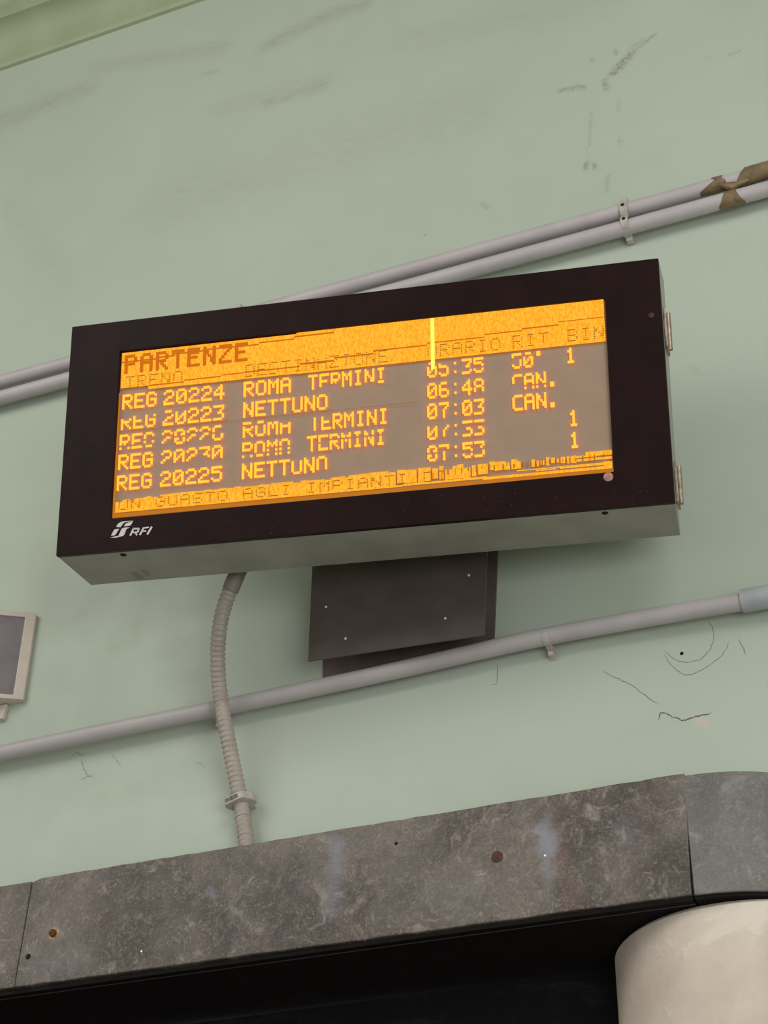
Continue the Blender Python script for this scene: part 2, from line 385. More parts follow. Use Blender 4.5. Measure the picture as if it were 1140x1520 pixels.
mesh('joint_filler', *prism([Lp(46, 1310)+[0, .004, 0], Lp(51, 1310)+[0, .004, 0], Lp(24, 1464)+[0, .004, 0], Lp(19, 1464)+[0, .004, 0]], (0, .2, 0)), M_JOINT, lint)
# added dark strips under the stones, the underside's shade put into their colour
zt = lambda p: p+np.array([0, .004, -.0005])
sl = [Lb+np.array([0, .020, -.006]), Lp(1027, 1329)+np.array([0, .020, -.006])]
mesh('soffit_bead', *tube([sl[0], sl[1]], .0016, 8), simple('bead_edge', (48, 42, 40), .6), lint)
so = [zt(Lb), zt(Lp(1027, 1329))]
mesh('soffit_shade_strip', *box8([so[0], so[1], so[1]+[0, .30, 0], so[0]+[0, .30, 0]], [p+np.array([0, 0, -.006]) for p in (so[0], so[1], so[1]+[0, .30, 0], so[0]+[0, .30, 0])]), M_SOFF_SHADE, lint)
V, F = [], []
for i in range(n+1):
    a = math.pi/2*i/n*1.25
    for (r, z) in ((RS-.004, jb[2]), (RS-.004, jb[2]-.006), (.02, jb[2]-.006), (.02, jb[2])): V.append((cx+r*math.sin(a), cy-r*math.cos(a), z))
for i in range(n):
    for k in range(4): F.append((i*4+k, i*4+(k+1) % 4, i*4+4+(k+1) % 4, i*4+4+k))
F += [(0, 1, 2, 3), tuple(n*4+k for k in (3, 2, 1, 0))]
mesh('soffit_shade_strip', V, F, M_SOFF_SHADE, lint)
def bolt(name, x, y, r, mat, prof):
    c = Lp(x, y); return mesh(name, *disc_lathe(c+np.array([0, .0005, 0]), (0, -1, 0), prof, 14), mat, lint, smooth=True)
bolt('washer', 80, 1386, .01, simple('rust_ring', (168, 140, 108), .8, 0, .3, 150), [(.0125, 0), (.012, .0012), (.008, .0016)])
tag(bolt('bolt', 80, 1386, .01, M_RUST, [(.0068, .0015), (.0068, .007), (.005, .0085)]), 'rusty bolt head')
bolt('bolt', 738, 1272, .01, M_RUST, [(.0105, 0), (.0100, .0015), (.006, .003)])
bolt('drill_hole', 42, 1420, .01, M_HOLE, [(.0055, 0), (.0055, .0007)])
bolt('drill_hole', 588, 1252, .01, M_HOLE, [(.003, 0), (.003, .0007)])
bolt('drill_hole', 210, 1412, .01, M_SCREW, [(.0022, 0), (.0018, .001)])
bolt('anchor_plug', 809, 1270, .01, M_SCREW, [(.0022, 0), (.0018, .001)])

zb = (Lb[2]+jb[2])/2
pf = -.17                                         # dark panel face, behind the lintel face
pa = W(-400, 1475+400*.147, pf); pb = W(1300, 1310, pf)
pan = mesh('black_frieze_panel', *prism([(-6, -pf, Lb[2]-.0068), (cx-.18, -pf, jb[2]-.0068), (cx-.18, -pf, 0), (-6, -pf, 0)], (0, .012, 0)), M_BLACK)
tag(pan, 'near black polished stone panel under the marble lintel, left of the round column', 'wall panel')
struct(wall_poly(cx-.02, 4, 0, zl-.031, .25, .1, M_WALL2, 'wall_right'))
V, F = disc_lathe((KX, KY, 0), (0, 0, 1), [(RC, 0), (RC, jb[2]-.014), (RC-.006, jb[2]-.0075)], 96)
tag(mesh('round_column', V, F, M_COLM, smooth=True, loc=(KX, KY, 0)), 'beige plastered round column under the rounded marble corner', 'column')

# ------------------------------------------------------------------ pipes
DP = .030
def line_pts(x0, y0, x1, y1, d, n=24, ext0=.6, ext1=.6):
    a, b = W(x0, y0, d), W(x1, y1, d); L = b-a; a2, b2 = a-L*ext0, b+L*ext1
    return [a2+(b2-a2)*i/n for i in range(n+1)]
tag(mesh('conduit_pipe', *tube(line_pts(0, 567, 1140, 254.5, DP), .0160, 28), M_PIPE, smooth=True), 'upper of the two parallel grey pipes passing behind the board top', 'pipe', 'paired grey pipes above the board')
tag(mesh('conduit_pipe', *tube(line_pts(0, 590.5, 1140, 280.5, DP), .0162, 28), M_PIPE, smooth=True), 'lower of the two parallel grey pipes passing behind the board top', 'pipe', 'paired grey pipes above the board')
lp = [(0, 1118.5), (160, 1085), (320, 1052.5), (560, 1001.5), (780, 951.5), (940, 921), (1100, 893.5)]
pl = [W(x, y, DP) for x, y in lp]
pl = [pl[0]+(pl[0]-pl[1])*3]+pl+[pl[-1]+(pl[-1]-pl[-2])*1]
lowp = thing('conduit_pipe', 'single grey pipe running across the wall below the departure board', 'pipe', pl[3])
rest = [pl[-1]+(pl[-1]-pl[-2])*k for k in (1, 3, 7, 12)]
mesh('pipe', *tube(catmull(pl, 8)+rest, .0160, 28), M_PIPE2, lowp, smooth=True)
dlp = unit(pl[-2]-pl[-3]); s0 = W(1101, 892.5, DP)
mesh('coupling_sleeve', *tube([s0, s0+dlp*.002, s0+dlp*.10, s0+dlp*.101], [.0200, .0208, .0208, .019], 28), M_SLEEVE, lowp, smooth=True)

def saddle(name, label, px, py, dirn, rows, wd=.015, holes=True, th=.004, R=.0165, tab=.012):
    """strap clip bent over `rows` pipes; px,py is the middle of the row of pipes"""
    c = W(px, py, DP); c[1] = 0; ex = unit(dirn); ex[1] = 0; ex = unit(ex); es = np.cross(ex, [0, 1, 0]); es = es if es[2] > 0 else -es
    t = thing(name, label, 'pipe clip', c, 'clips on the paired pipes' if rows == 2 else 'clips on the lower pipe')
    path = []; cen = [(-(rows-1)/2+i)*.0388 for i in range(rows)]
    path.append((cen[0]-R-tab, .002)); path.append((cen[0]-R-.003, .004))
    for q in cen:
        for i in range(9):
            a = math.radians(205-i*230/8) if rows == 1 else math.radians(160-i*140/8)
            path.append((q+(R+th/2)*math.cos(a), DP+(R+th/2)*math.sin(a)))
    path.append((cen[-1]+R+.003, .004)); path.append((cen[-1]+R+tab, .002))
    V, F = [], []
    pts = [np.array(p) for p in path]
    for i, p in enumerate(pts):
        tg = unit(pts[min(i+1, len(pts)-1)]-pts[max(i-1, 0)]); nn = np.array([-tg[1], tg[0]])
        if i in (0, 1, len(pts)-1, len(pts)-2): nn = np.array([0, 1.0])
        for sgn, s2 in ((-1, -1), (1, -1), (1, 1), (-1, 1)):
            q = p+nn*(th/2*s2+ (th/2 if i in (0, 1, len(pts)-1, len(pts)-2) else 0)); V.append(c+ex*wd/2*sgn+es*q[0]+np.array([0, -q[1], 0]))
    m = len(pts)
    for i in range(m-1):
        for k in range(4): F.append((i*4+k, i*4+(k+1) % 4, i*4+4+(k+1) % 4, i*4+4+k))
    F += [(0, 1, 2, 3), tuple((m-1)*4+k for k in (3, 2, 1, 0))]
    mesh('strap', V, F, M_CLIP, t, bevel=.001)
    if holes:
        for q in cen:
            mesh('screw_hole', *disc_lathe(c+es*(q+.002)+np.array([0, -(DP+R+th-.0005), 0]), (0, -1, 0), [(.0038, 0), (.0038, .0016)], 12), M_CLIPD, t)
    for q, hh, yy in ((cen[0]-R-tab*.6, .0045, -.009), (cen[-1]+R+(tab*.6 if rows == 1 else .010), .0045 if rows == 1 else .019, -.009 if rows == 1 else -.020)):
        mesh('lug', *box(c+es*q+np.array([0, yy, 0]), [ex, es, [0, -1, 0]], (wd*.42, hh, .008)), M_CLIP, t, bevel=.0012)
    return t
upd = unit(W(1140, 267, DP)-W(0, 577.5, DP))
saddle('pipe_clip', 'double plastic clip with two holes on the paired pipes right of the board', 929, 325, upd, 2)
saddle('pipe_clip', 'double plastic clip on the paired pipes, mostly hidden behind the board top', 350, 482, upd, 2, tab=.014)
saddle('pipe_clip', 'single clip under the lower pipe, right of the steel mounting bracket', 812, 945.5, unit(pl[5]-pl[4]), 1, holes=False, tab=.016, wd=.012, th=.001, R=.0158)
saddle('pipe_clip', 'single clip under the lower pipe, half behind the corrugated conduit', 320, 1052.5, unit(pl[4]-pl[3]), 1, holes=False, tab=.016, wd=.012, th=.001, R=.0158)

# brown tape wound on the paired pipes at the right edge
tape = thing('tape_binding', 'torn brown adhesive tape tying the paired pipes at the right edge', 'tape', W(1085, 285, DP))
def wrap(name, pipeline, poly, r, parent, off=.0012):
    """patch of tape on a pipe: poly gives image-like outline, evaluated on the pipe surface facing the room"""
    (x0, y0, x1, y1) = pipeline
    a, b = W(x0, y0, DP), W(x1, y1, DP); ax = unit(b-a)
    es = np.cross(ax, [0, 1, 0]); es = es if es[2] > 0 else -es
    V, F = [], []
    NS, NA = 14, 12
    # poly: list of (t along pixels x, lower angle deg, upper angle deg)
    xs = [p[0] for p in poly]
    for i in range(NS+1):
        x = xs[0]+(xs[-1]-xs[0])*i/NS
        lo = np.interp(x, xs, [p[1] for p in poly]); hi = np.interp(x, xs, [p[2] for p in poly])
        yy = y0+(y1-y0)*(x-x0)/(x1-x0); c = W(x, yy, DP)
        for j in range(NA+1):
            g = math.radians(lo+(hi-lo)*j/NA); rr = r+off+random.uniform(0, .0008)
            for q in (rr,):
                V.append(c+es*math.sin(g)*q+np.array([0, -math.cos(g)*q, 0]))
    m = NA+1
    for i in range(NS):
        for j in range(NA): F.append((i*m+j, i*m+j+1, (i+1)*m+j+1, (i+1)*m+j))
    o = mesh(name, V, F, M_TAPE, parent, smooth=True)
    sm = o.modifiers.new('thickness', 'SOLIDIFY'); sm.thickness = .0009; sm.offset = 0
    return o
UP = (0, 567, 1140, 254.5); LO = (0, 590.5, 1140, 280.5)
wrap('tape_strip', UP, [(1058, 55, 92), (1064, -5, 92), (1072, -60, 92), (1074, -95, 90), (1078, -110, -40), (1096, -110, -55)], .016, tape)
wrap('tape_strip', UP, [(1040, -95, -62), (1055, -100, -25), (1066, -100, 0), (1074, -100, -10)], .016, tape)
wrap('tape_strip', UP, [(1094, -100, -62), (1103, -100, -5), (1114, -95, 70), (1125, -90, 100), (1200, -90, 100)], .0175, tape, .003)
wrap('tape_strip', LO, [(1067, -100, -82), (1073, -110, -40), (1078, -110, 10), (1082, -110, 75), (1092, -110, 95), (1095, -110, 10), (1099, -110, -45), (1105, -105, -82)], .0162, tape)
k0 = W(1086, 281, DP)
mesh('tape_twist', *tube([W(1064, 274, DP+.006), W(1074, 275, DP+.011), W(1087, 278, DP+.013), W(1097, 273, DP+.011), W(1108, 268, DP+.008), W(1122, 264, DP+.004)], [.003, .0065, .0085, .0065, .005, .003], 10), M_TAPE, tape, smooth=True)

# ------------------------------------------------------------------ wall bracket behind and below the board
brk = thing('mounting_bracket', 'dark brown steel plate bracket on the wall under the departure board', 'bracket', W(600, 900, 0))
fp = .085
mesh('back_plate', *prism([W(477, 760, .004), W(743, 720, .004), W(733, 968, .004), W(479, 1020, .004)], (0, .004, 0)), M_PLATE2, brk, bevel=.001)
q = [W(467, 760, fp), W(726, 725, fp), W(719, 942, fp), W(457, 981, fp)]
mesh('front_plate', *prism(q, (0, .004, 0)), M_PLATE, brk, bevel=.0006)
mesh('standoff', *prism([W(500, 800, fp-.004), W(700, 770, fp-.004), W(700, 900, fp-.004), W(500, 935, fp-.004)], (0, fp-.008, 0)), M_PLATE2, brk)
for x, y in ((484, 901), (513, 948), (696, 854), (661, 918)):
    mesh('screw', *disc_lathe(W(x, y, fp), (0, -1, 0), [(.0026, 0), (.0024, .0012), (.0010, .002)], 10), M_SCREW, brk, smooth=True)

# ------------------------------------------------------------------ departure board
BO = np.array([-1.0088, 2.1997-2.58, 1.9499+1.6]); BR = unit([.987, .151, -.049]); BI = unit([-.133, .956, .26]); BI = unit(BI-BR*np.dot(BI, BR)); BD = np.cross(BI, BR)
if BD[2] > 0: BD = -BD
BN = -BI; BU = -BD
def B(x, y, o=0.0): return on_plane(x, y, BO+BN*o, BN)   # point of the board's face, o in front of it
FT = [B(107, 485), B(977, 383), B(1002, 745), B(83, 825)]
dB = .137
BK = [FT[0]+BI*dB, B(985.5, 417, -dB), B(1010, 795, -dB), B(135, 869, -dB)]
brd = thing('departure_board', 'black framed amber train departure board listing departures, tilted down from the wall', 'departure board', (FT[2]+FT[3])/2)
f0 = [p+BI*.0110 for p in FT]
mesh('housing', *box8(f0, BK), M_HOUS, brd, bevel=.0015)
# arms from the bracket
for x in (540, 660):
    a = W(x, 790, fp-.002); b = a+np.array([0, -.085, .01])
    hit = B(x, 760, -dB-.0)
    b = np.array([a[0], hit[1]+.004, hit[2]])
    v, f = box8([a+np.array(s) for s in ((-.015, 0, -.02), (.015, 0, -.02), (.015, 0, .02), (-.015, 0, .02))], [b+np.array(s) for s in ((-.015, 0, -.02), (.015, 0, -.02), (.015, 0, .02), (-.015, 0, .02))])
    mesh('arm', v, f, M_PLATE, brk)
# bezel with the opening of the screen
OPN = [B(178, 521), B(897.5, 442), B(910.5, 700), B(164, 770)]
th = BI*.0112
def frame(outer, inner, dv):
    V = list(outer)+list(inner)+[p+dv for p in outer]+[p+dv for p in inner]; F = []
    for i in range(4):
        j = (i+1) % 4; F += [(i, j, 4+j, 4+i), (8+i, 12+i, 12+j, 8+j), (i, 8+i, 8+j, j), (4+i, 4+j, 12+j, 12+i)]
    return V, F
mesh('bezel', *frame(FT, OPN, th), M_BEZ, brd, bevel=.0008)
# screen: active area in a grid of 240 x 72 dots
SO = -.004
A4 = [B(181, 524, SO), B(895.5, 445, SO), B(909, 694.5, SO), B(170.5, 762, SO)]
def homog(A):
    # projective map of the unit square on the (planar) quad, in board coordinates
    uv = [(0, 0), (1, 0), (1, 1), (0, 1)]; pts = [(np.dot(p-BO, BR), np.dot(p-BO, BD)) for p in A]; R = []; y = []
    for (u, v), (X, Y) in zip(uv, pts):
        R.append([u, v, 1, 0, 0, 0, -u*X, -v*X]); y.append(X); R.append([0, 0, 0, u, v, 1, -u*Y, -v*Y]); y.append(Y)
    h = np.append(np.linalg.solve(np.array(R), np.array(y)), 1).reshape(3, 3); return h
HM = homog(A4); GW, GH = 240.0, 72.0
def S(gx, gy, o=0.0):
    q = HM @ np.array([gx/GW, gy/GH, 1.0]); return BO+BR*q[0]/q[2]+BD*q[1]/q[2]+BN*(SO+o)
M_LCD = simple('lcd_background', (162, 136, 116), .6, 0, .03, 30, .2, 0)
def lamp(name, lin, strength, lin2=None, scale=None):
    m = emit(name, (0, 0, 0), strength, (0, 0, 0) if lin2 else None, scale or (1, 1, 1)); k = m.node_tree.nodes
    if lin2:
        mx = [q for q in k if q.type == 'MIX'][0]; mx.inputs[6].default_value = lin+(1,); mx.inputs[7].default_value = lin2+(1,)
    else: k['Principled BSDF'].inputs['Emission Color'].default_value = lin+(1,)
    return m
M_LIT = lamp('lit_amber', (1, .26, .018), 2.6)
M_BAND = lamp('lit_band', (1, .46, .035), 1.15, (1, .33, .012), (330, 200, 120))
M_DIM = lamp('dim_amber', (.62, .15, .004), 1.0)
M_THIN = lamp('thin_dark_text', (.36, .14, .012), 1.0)
SG = -.0045
M_EDGE = lamp('backlight_edge', (.58, .19, .015), .9)
scr = mesh('screen_panel', *prism([B(166, 510, SO+SG-.001), B(909, 432, SO+SG-.001), B(922, 710, SO+SG-.001), B(152, 782, SO+SG-.001)], BI*.002), M_LCD, brd)
g = lambda x0, y0, x1, y1, o: [S(x0, y0, o), S(x1, y0, o), S(x1, y1, o), S(x0, y1, o)]
def quads(name, rects, mat, o):
    V, F = [], []
    for x0, y0, x1, y1 in rects:
        n_ = len(V); V += g(x0, y0, x1, y1, o); F.append((n_, n_+1, n_+2, n_+3))
    if not V: return None
    ob = mesh(name, V, F, mat, brd)
    so_ = ob.modifiers.new('thickness', 'SOLIDIFY'); so_.thickness = .0003; so_.offset = 0
    return ob
FONT = {'A': '01110 10001 10001 11111 10001 10001 10001', 'B': '11110 10001 10001 11110 10001 10001 11110', 'C': '01111 10000 10000 10000 10000 10000 01111',
 'D': '11110 10001 10001 10001 10001 10001 11110', 'E': '11111 10000 10000 11110 10000 10000 11111', 'G': '01110 10001 10000 10111 10001 10001 01110',
 'H': '10001 10001 10001 11111 10001 10001 10001', 'I': '01110 00100 00100 00100 00100 00100 01110', 'L': '10000 10000 10000 10000 10000 10000 11111',
 'M': '10001 11011 10101 10101 10001 10001 10001', 'N': '10001 11001 11001 10101 10011 10011 10001', 'O': '01110 10001 10001 10001 10001 10001 01110',
 'P': '11110 10001 10001 11110 10000 10000 10000', 'R': '11110 10001 10001 11110 10100 10010 10001', 'S': '01111 10000 10000 01110 00001 00001 11110',
 'T': '11111 00100 00100 00100 00100 00100 00100', 'U': '10001 10001 10001 10001 10001 10001 01110', 'Z': '11111 00001 00010 00100 01000 10000 11111',
 '0': '01110 10001 10011 10101 11001 10001 01110', '1': '00100 01100 00100 00100 00100 00100 01110', '2': '01110 10001 00001 00110 01000 10000 11111',
 '3': '11111 00001 00010 00110 00001 00001 11110', '4': '00010 00110 01010 10010 11111 00010 00010', '5': '11111 10000 11110 00001 00001 10001 01110',
 '6': '01110 10000 10000 11110 10001 10001 01110', '7': '11111 00001 00010 00100 00100 00100 00100', '8': '01110 10001 10001 01110 10001 10001 01110',
 ':': '00000 00100 00000 00000 00000 00100 00000', '.': '00000 00000 00000 00000 00000 01100 01100', "'": '01100 01100 00000 00000 00000 00000 00000', ' ': ' '.join(['00000']*7)}
def glyph(ch, x, y, pw, ph, drop=(), fat=.0, fy=.0):
    out = []
    rows = FONT[ch].split()
    for r, row in enumerate(rows):
        if r in drop: continue
        c = 0
        while c < 5:
            if row[c] == '1':
                e = c
                while e+1 < 5 and row[e+1] == '1': e += 1
                out.append((x+c*pw-fat, y+r*ph-fy, x+(e+1)*pw+fat, y+(r+1)*ph+fy)); c = e+1
            else: c += 1
    return out
def text(s, x, y, h, pitch, drops=None, fat=.0, fy=.0, wr=5/6):
    """drops: {char index or None for all: rows not lit}"""
    out = []; drops = drops or {}
    for i, ch in enumerate(s):
        out += glyph(ch, x+i*pitch, y, pitch*wr/5, h/7, drops.get(i, drops.get(None, ())), fat, fy)
    return out
# bright header and ticker bands
quads('header_band', [(0, 0, 14.5, 16.2), (14.5, 0, 90, 17.9), (90, -.5, 240, 18.1)], M_BAND, -.0012)
tk = []
x = 0.0; random.seed(11)
tops = [(0, 66.4), (12, 66.2), (13, 65.8), (38, 65.3), (70, 65.2), (105, 65.2), (125, 64.6), (240, 64.6)]
while x < 198:
    w_ = random.uniform(1.6, 6); top = float(np.interp(x, [t[0] for t in tops], [t[1] for t in tops]))+random.choice((0, 0, .3, .7)); bot = 71.2
    if x > 136: top += random.choice((0, .4, .9)); bot = 70.6-random.choice((0, .2, .5, 1.0))
    if x > 180: bot = random.choice((68.6, 68.2, 69.2))
    tk.append((x, top, min(x+w_, 198), bot)); x += w_
    if x > 136 and random.random() < .55: x += .7
while x < 222:
    w_ = random.uniform(1.0, 2.6); tk.append((x, 65+random.choice((0, .4, 1.0)), x+w_, random.choice((68.4, 68.0, 67.6)))); x += w_+.8
tk += [(221, 67.0, 240, 68.0), (221, 65.7, 233, 66.5), (228, 64.4, 240, 66.3), (196, 69.3, 240, 69.7), (205, 69.9, 214, 70.4), (236, 69.0, 240, 71.6), (180, 70.9, 240, 72.0), (142, 70.6, 182, 71.5), (0, 71.0, 142, 71.7), (216, 69.6, 236, 70.3)]
quads('ticker_band', tk, M_BAND, -.0012)
quads('backlight_edge', [(-2, 71.9, 240.4, 73.6), (-1.9, 18, -.3, 72)], M_EDGE, -.0035)
# header writing, dark on the lit band
hd = text('PARTENZE', 1.9, 1.3, 8.5, 8.17, {3: (), 5: (), 6: ()}, .30, .08, .74)
hd += [(35.5, 2.2, 40.5, 4.2), (52, 2.0, 57, 3.2)]
hd += [(0, 4.0, 18, 4.7), (18, 3.5, 28, 4.2), (26, 2.7, 44, 3.4), (44, 2.3, 58, 3.0), (58, 2.6, 71, 3.2), (71, 1.9, 89, 2.5), (89, .9, 109, 1.6)]
st = [(14.7, 16.0, 33, 16.6), (33, 15.3, 52, 15.9), (52, 14.8, 64, 15.3), (64, 14.6, 92, 15.2), (92, 13.5, 109, 14.3), (109, 12.4, 128.5, 13.1), (128.5, 11.2, 155, 11.8), (155, 10.4, 183, 10.9),
      (183, 9.3, 201, 9.8), (201, 8.5, 218.5, 9.1), (218.5, 7.3, 240, 7.7)]
quads('header_text', hd, M_DIM, -.0006); quads('strike_line', st, M_DIM, -.0007)
tt = text('TRENO', 2.3, 11.0, 5.6, 6.2, {3: (), 4: (6,)}, -.18, -.20)
tt += text('DESTINAZIONE', 64.3, 11.5, 5.8, 6.05, {2: (3,), 6: (0,), 8: (6,)}, -.20, -.22)
tt += text('ORARIO', 154.9, 11.6, 5.6, 6.1, {0: (0, 6)}, -.18, -.20)+text('RIT', 196, 11.3, 5.6, 6.2, {2: (6,)}, -.18, -.20)+text('BIN', 222.1, 11.2, 5.6, 6.2, None, -.18, -.20)
tt += text('UN GUASTO AGLI IMPIANTI DI', 1.5, 66.4, 4.5, 6.27, {1: (0,), 3: (), 7: (), 6: (), 11: (), 17: (6,), 13: ()}, -.25, -.12)
random.seed(3)
for i in range(24):
    xx = 164+i*3.1+random.uniform(-.8, .8)
    if xx < 238: tt.append((xx, 65.6+random.uniform(0, 1), xx+random.choice((.4, .6)), 67.5+random.uniform(-.5, 1.2)))
quads('column_heading', tt, M_THIN, -.0004)['kind'] = 'stuff'
# rows of departures: (text, x, pitch, row, rows of dots that are dark)
ROWY = [19.2, 28.4, 37.3, 46.2, 55.4]
lines = [('REG', 1.3, 6.25, 0, {}), ('20224', 22.7, 6.45, 0, {}), ('ROMA', 63.7, 6.2, 0, {}), ('TERMINI', 96.2, 5.6, 0, {1: (6,), 2: (5, 6), 5: (6,), 6: (5,)}), ('05:35', 154.8, 5.6, 0, {0: (1,), 1: (0,), 3: (4,), 4: (4,)}), ("50'", 195.6, 5.4, 0, {0: (2,), 1: (1,), 2: ()}), ('1', 221.0, 5.6, 0, {}),
         ('REG', 1.1, 6.25, 1, {0: (0, 1), 1: (0,), 2: (0,)}), ('20223', 22.7, 6.45, 1, {0: (1,), 1: (0,), 4: ()}), ('NETTUNO', 63.7, 6.15, 1, {}), ('06:48', 154.7, 5.6, 1, {4: (6,)}), ('CAN.', 195.4, 5.6, 1, {0: (4, 5, 6), 1: (5,), 2: (5,)}),
         ('REG', .8, 6.25, 2, {0: (5,), 1: (5,), 2: (3, 5)}), ('20226', 22.5, 6.45, 2, {None: (2, 6), 1: (3,), 4: (3,)}), ('ROMA', 63.7, 6.2, 2, {0: (1,), 1: (1,), 2: (0,), 3: (0, 1)}), ('TERMINI', 97.2, 5.6, 2, {0: (0,), 1: (0,)}), ('07:03', 154.5, 5.6, 2, {}), ('CAN.', 195.2, 5.6, 2, {}),
         ('REG', .5, 6.25, 3, {}), ('20230', 22.5, 6.45, 3, {0: (6,), 1: (6,), 2: (6,), 3: (5, 6), 4: (6,)}), ('ROMA', 63.5, 6.2, 3, {0: (4, 5), 1: (5,), 2: (3, 5), 3: (3, 5)}), ('TERMINI', 95.8, 5.6, 3, {1: (3,), 2: (2,), 3: (2,), 4: (2,), 5: (2,), 6: (2,)}), ('07:33', 154.4, 5.6, 3, {0: (0,), 1: (0, 6), 3: (1, 2), 4: (1, 2)}), ('1', 221.0, 5.6, 3, {}),
         ('REG', .3, 6.25, 4, {}), ('20225', 22.4, 6.45, 4, {}), ('NETTUNO', 63.6, 6.15, 4, {4: (0,), 6: (6,)}), ('07:53', 154.2, 5.6, 4, {0: (3,), 1: (2,), 3: (4,), 4: (3,)}), ('1', 221.0, 5.6, 4, {})]
for s_, x_, p_, r_i, dr in lines:
    quads('text_line', text(s_, x_, ROWY[r_i]+.15, 6.6, p_, dr, .05, .06), M_LIT, -.0008)
quads('lit_column', [(156.8, -.2, 158.6, 22.4)], emit('stuck_column', (255, 222, 90), 1.5), -.0003)
quads('scan_seam', [(0, 35.9, 150, 36.05)], M_THIN, -.0010)

# printing and small marks on the frame
def decal(name, polys, mat, o=.0004, par=brd, label=None):
    V, F = [], []
    for poly in polys:
        k = len(V); V += [B(x, y, o) for x, y in poly]; F.append(tuple(range(k, k+len(poly))))
    ob = mesh(name, V, F, mat, par); so_ = ob.modifiers.new('thickness', 'SOLIDIFY'); so_.thickness = .0003; so_.offset = 0
    if label: ob['label'] = label
    return ob
def lg(pts): return [(155+x/14.25, 765+y/14.25) for x, y in pts]
logo = [lg([(250, 245), (272, 200), (310, 160), (360, 135), (420, 125), (500, 118), (610, 113), (600, 125), (470, 138), (425, 150), (395, 175), (360, 225), (345, 250)]),
        lg([(412, 232), (440, 185), (480, 158), (600, 128), (575, 185), (545, 216), (480, 228)]),
        lg([(140, 430), (180, 350), (215, 295), (315, 282), (290, 320), (250, 385), (215, 425)]),
        lg([(330, 360), (360, 290), (400, 265), (470, 252), (535, 258), (520, 268), (470, 285), (450, 330), (430, 395), (395, 435), (330, 452), (300, 452), (310, 400)]),
        lg([(120, 468), (190, 455), (300, 430), (320, 452), (270, 468), (180, 474)])]
decal('rail_emblem', logo, M_SILVER, label='silver railway emblem printed on the lower left frame')
def stroke(a, b, wd):
    d = np.array(b, float)-np.array(a); n_ = np.array([-d[1], d[0]])/np.hypot(*d)*wd/2
    return [tuple(np.array(a)+n_), tuple(np.array(b)+n_), tuple(np.array(b)-n_), tuple(np.array(a)-n_)]
S_ = lambda a, b, wd=36: lg(stroke(a, b, wd))
rfi = [S_((545, 430), (625, 265), 38), S_((605, 287), (735, 277), 32), S_((735, 272), (705, 348), 36), S_((590, 362), (712, 350), 30), S_((652, 360), (690, 418), 36),
       S_((750, 415), (835, 255), 38), S_((825, 268), (940, 252), 30), S_((790, 340), (885, 328), 28), S_((905, 405), (1005, 240), 38)]
for i_, r0 in enumerate(rfi): pass
decal('lettering', rfi, M_SILVER, .0005, label='silver letters RFI')
mesh('sensor_lens', *disc_lathe(B(903, 708, .0002), BN, [(.0085, 0), (.0080, .0016), (.005, .0030)], 20), M_SENS, brd, smooth=True)
tag(mesh('sensor_lens', *disc_lathe(B(967, 468, .0002), BN, [(.005, 0), (.005, .0006), (.003, .0008)], 14), simple('faint_dot', (62, 34, 32), .4), brd), 'faint reddish spot')
sp = []
random.seed(8)
for (x0, y0, x1, y1, n_) in ((560, 760, 960, 745, 26), (240, 800, 560, 785, 10), (120, 505, 900, 420, 10)):
    for _ in range(n_):
        t = random.random(); x = x0+(x1-x0)*t; y = y0+(y1-y0)*t+random.uniform(-22, 8); rr = random.uniform(.4, 1.1)
        sp.append([(x-rr, y), (x, y-rr*.8), (x+rr*1.3, y), (x, y+rr*.8)])
decal('scuff_marks', sp, M_SCUFF)['kind'] = 'stuff'
# underside details
UQ = [FT[3]+BI*.011, FT[2]+BI*.011, BK[2], BK[3]]
UN = unit(np.cross(UQ[1]-UQ[0], UQ[3]-UQ[0])); UN = UN if UN[2] < 0 else -UN
def U(px, py, o=0): return on_plane(px, py, UQ[0]+UN*o, UN)
for (x, y, r) in ((183, 823.5, .0062), (898, 761.5, .0058)):
    mesh('mounting_hole', *disc_lathe(U(x, y, .0001), UN, [(r, 0), (r*.9, .0006)], 16), M_HOLE, brd)
V = []; F = []
for q_ in ([(193, 850), (203, 849), (215, 858), (206, 861)], [(208, 847), (214, 846), (224, 853), (220, 856)]):
    k = len(V); V += [U(x, y, .0003) for x, y in q_]; F.append((k, k+1, k+2, k+3))
ob = mesh('dirt_smear', V, F, simple('smear_brown', (134, 130, 118), .6), brd); so_ = ob.modifiers.new('thickness', 'SOLIDIFY'); so_.thickness = .0003; so_.offset = 0; ob['kind'] = 'stuff'
# side hinges
def side(px, py, o): return None
rt = unit(BK[2]-FT[2]); 
for (ytop, ybot) in ((448, 507), (678, 735)):
    tF = (ytop-383)/362; tG = (ybot-383)/362
    a = FT[1]+(FT[2]-FT[1])*tF+BI*.030; b = FT[1]+(FT[2]-FT[1])*tG+BI*.030
    hg = mesh('hinge', *box8([a+BR*.0, a+BR*.004, a+BR*.004+BI*.045, a+BI*.045], [b+BR*.0, b+BR*.004, b+BR*.004+BI*.045, b+BI*.045]), M_HING, brd, bevel=.0008)
    mesh('hinge_pin', *tube([a+BR*.006+BI*.022-BU*.002, b+BR*.006+BI*.022+BU*.002], .0048, 14), M_HING, hg, smooth=True)
    for f_ in (.25, .75):
        mesh('rivet', *disc_lathe(a+(b-a)*f_+BR*.004+BI*.036, BR, [(.004, 0), (.0036, .0012), (.002, .002)], 10), M_SCREW, hg, smooth=True)

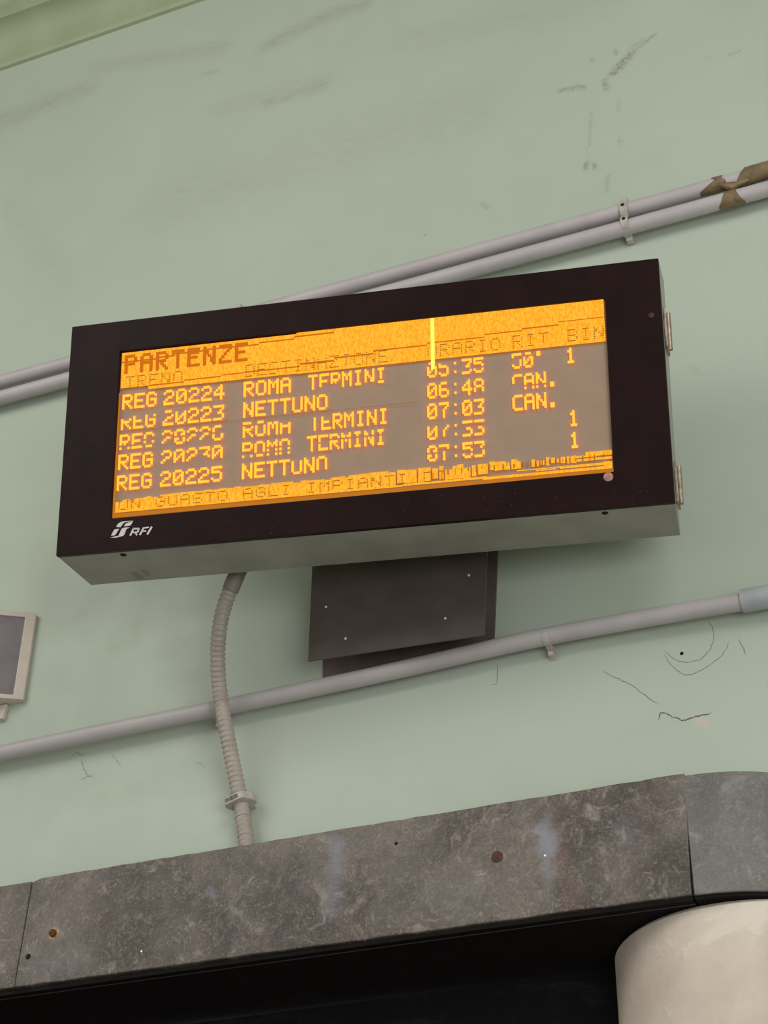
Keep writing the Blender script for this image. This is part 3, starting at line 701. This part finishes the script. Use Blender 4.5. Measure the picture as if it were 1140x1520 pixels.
# ------------------------------------------------------------------ corrugated conduit and its clip
uq = U(352, 856); ue = -uq[1]; cp = [(376, 800, ue-.016), (359, 836, ue-.024), (346, 866, ue-.034), (334, 897, ue-.050), (326, 932, ue-.068), (323, 975, .5*(ue-.09)+.5*.108), (326, 1025, .086), (334, 1075, .070), (344, 1125, .050), (354, 1175, .034), (361, 1215, .027), (367, 1262, .026)]
path = catmull([W(x, y, d) for x, y, d in cp], 60)
seg = [0]
for a, b in zip(path[:-1], path[1:]): seg.append(seg[-1]+np.linalg.norm(b-a))
N = int(seg[-1]/.0017); arc = np.array(seg); P3 = np.array(path)
us = np.linspace(0, seg[-1], N); pts = np.stack([np.interp(us, arc, P3[:, i]) for i in range(3)], 1)
rad = [.0139+.0009*min(1, max(-1, 1.8*math.sin(2*math.pi*u/.0098))) for u in us]
flex = thing('flexible_conduit', 'grey corrugated flexible conduit dropping from the board to the marble lintel', 'conduit', path[-1])
mesh('corrugated_tube', *tube(pts, rad, 22), M_FLEX, flex, smooth=True)
mesh('end_sleeve', *tube(catmull([W(x, y, d) for x, y, d in cp[:4]], 6)[:15], .0158, 20), simple('sleeve_dark', (128, 116, 106), .5), flex, smooth=True)
cc = W(357, 1190, .030); ccl = thing('conduit_clip', 'grey plastic clip holding the corrugated conduit just above the lintel', 'pipe clip', W(357, 1190, 0))
dz = unit(W(361, 1215, .03)-W(354, 1175, .03)); dx = np.cross(dz, [0, 1, 0]); dx = dx if dx[0] > 0 else -dx; dy = np.array([0, -1.0, 0])
# ring open outline around the tube, flared to two ends
V, F = [], []
outl = [(-.0255, .004), (-.0265, .012), (-.022, .020), (.004, .0235), (.016, .0215), (.021, .012), (.0265, .002), (.029, -.010), (.020, -.018), (-.004, -.026), (-.016, -.020), (-.020, -.008)]
V, F = prism([cc+dx*a+dy*b-dz*.0075 for a, b in outl], dz*.015)
mesh('clip_body', V, F, M_CLIP, ccl, bevel=.0018)
mesh('clip_slot', *box(cc+dx*-.002+dy*.0225, [dx, dz, dy], (.008, .0038, .0012)), M_CLIPS, ccl)
mesh('clip_slot', *box(cc+dx*-.016+dy*.0205, [dx, dz, dy], (.004, .0036, .0012)), M_CLIPS, ccl)
mesh('clip_foot', *box(cc+dy*-.022+dx*.004, [dx, dz, dy], (.014, .007, .008)), M_CLIP, ccl, bevel=.001)

# ------------------------------------------------------------------ wedge loudspeaker at the left edge
spk = thing('wall_speaker', 'white framed wedge box with a grey front panel at the left edge', 'loudspeaker', W(36, 1043, 0))
zt_, zb_ = W(58, 914, 0)[2], W(36, 1043, 0)[2]
xr = (W(58, 914, 0)[0]+W(36, 1043, 0)[0])/2
ang = math.radians(31); WD = .34
e1 = np.array([-math.cos(ang), -math.sin(ang), 0]); nn = np.array([math.sin(ang), -math.cos(ang), 0]); up = np.array([0, 0, 1.0])
c0 = np.array([xr, -.006, zb_]); HT = zt_-zb_
body = [c0, c0+e1*WD, np.array([c0[0]+e1[0]*WD, 0, zb_]), np.array([xr, 0, zb_])]
mesh('body', *box8(body, [p+up*HT for p in body]), M_WHITE, spk, bevel=.002)
fw = .022
o_ = [c0+up*HT, c0+e1*WD+up*HT, c0+e1*WD, c0]
i_ = [c0+e1*fw+up*(HT-.012), c0+e1*(WD-fw)+up*(HT-.012), c0+e1*(WD-fw)+up*.010, c0+e1*fw+up*.010]
mesh('frame', *frame([p+nn*.006 for p in o_], [p+nn*.006 for p in i_], -nn*.0055), M_WHITE, spk, bevel=.0015)
mesh('front_panel', *box8([p+nn*.0005 for p in i_], [p+nn*.003 for p in i_]), M_GRILLE, spk)
b2 = W(15, 1046, 0)
mesh('wall_plate', *prism([(b2[0], 0, zb_-.001), (b2[0]-.3, 0, zb_-.001), (b2[0]-.3, 0, zb_-.034), (b2[0]-.004, 0, zb_-.034)], (0, -.012, 0)), M_WHITE, spk, bevel=.002)
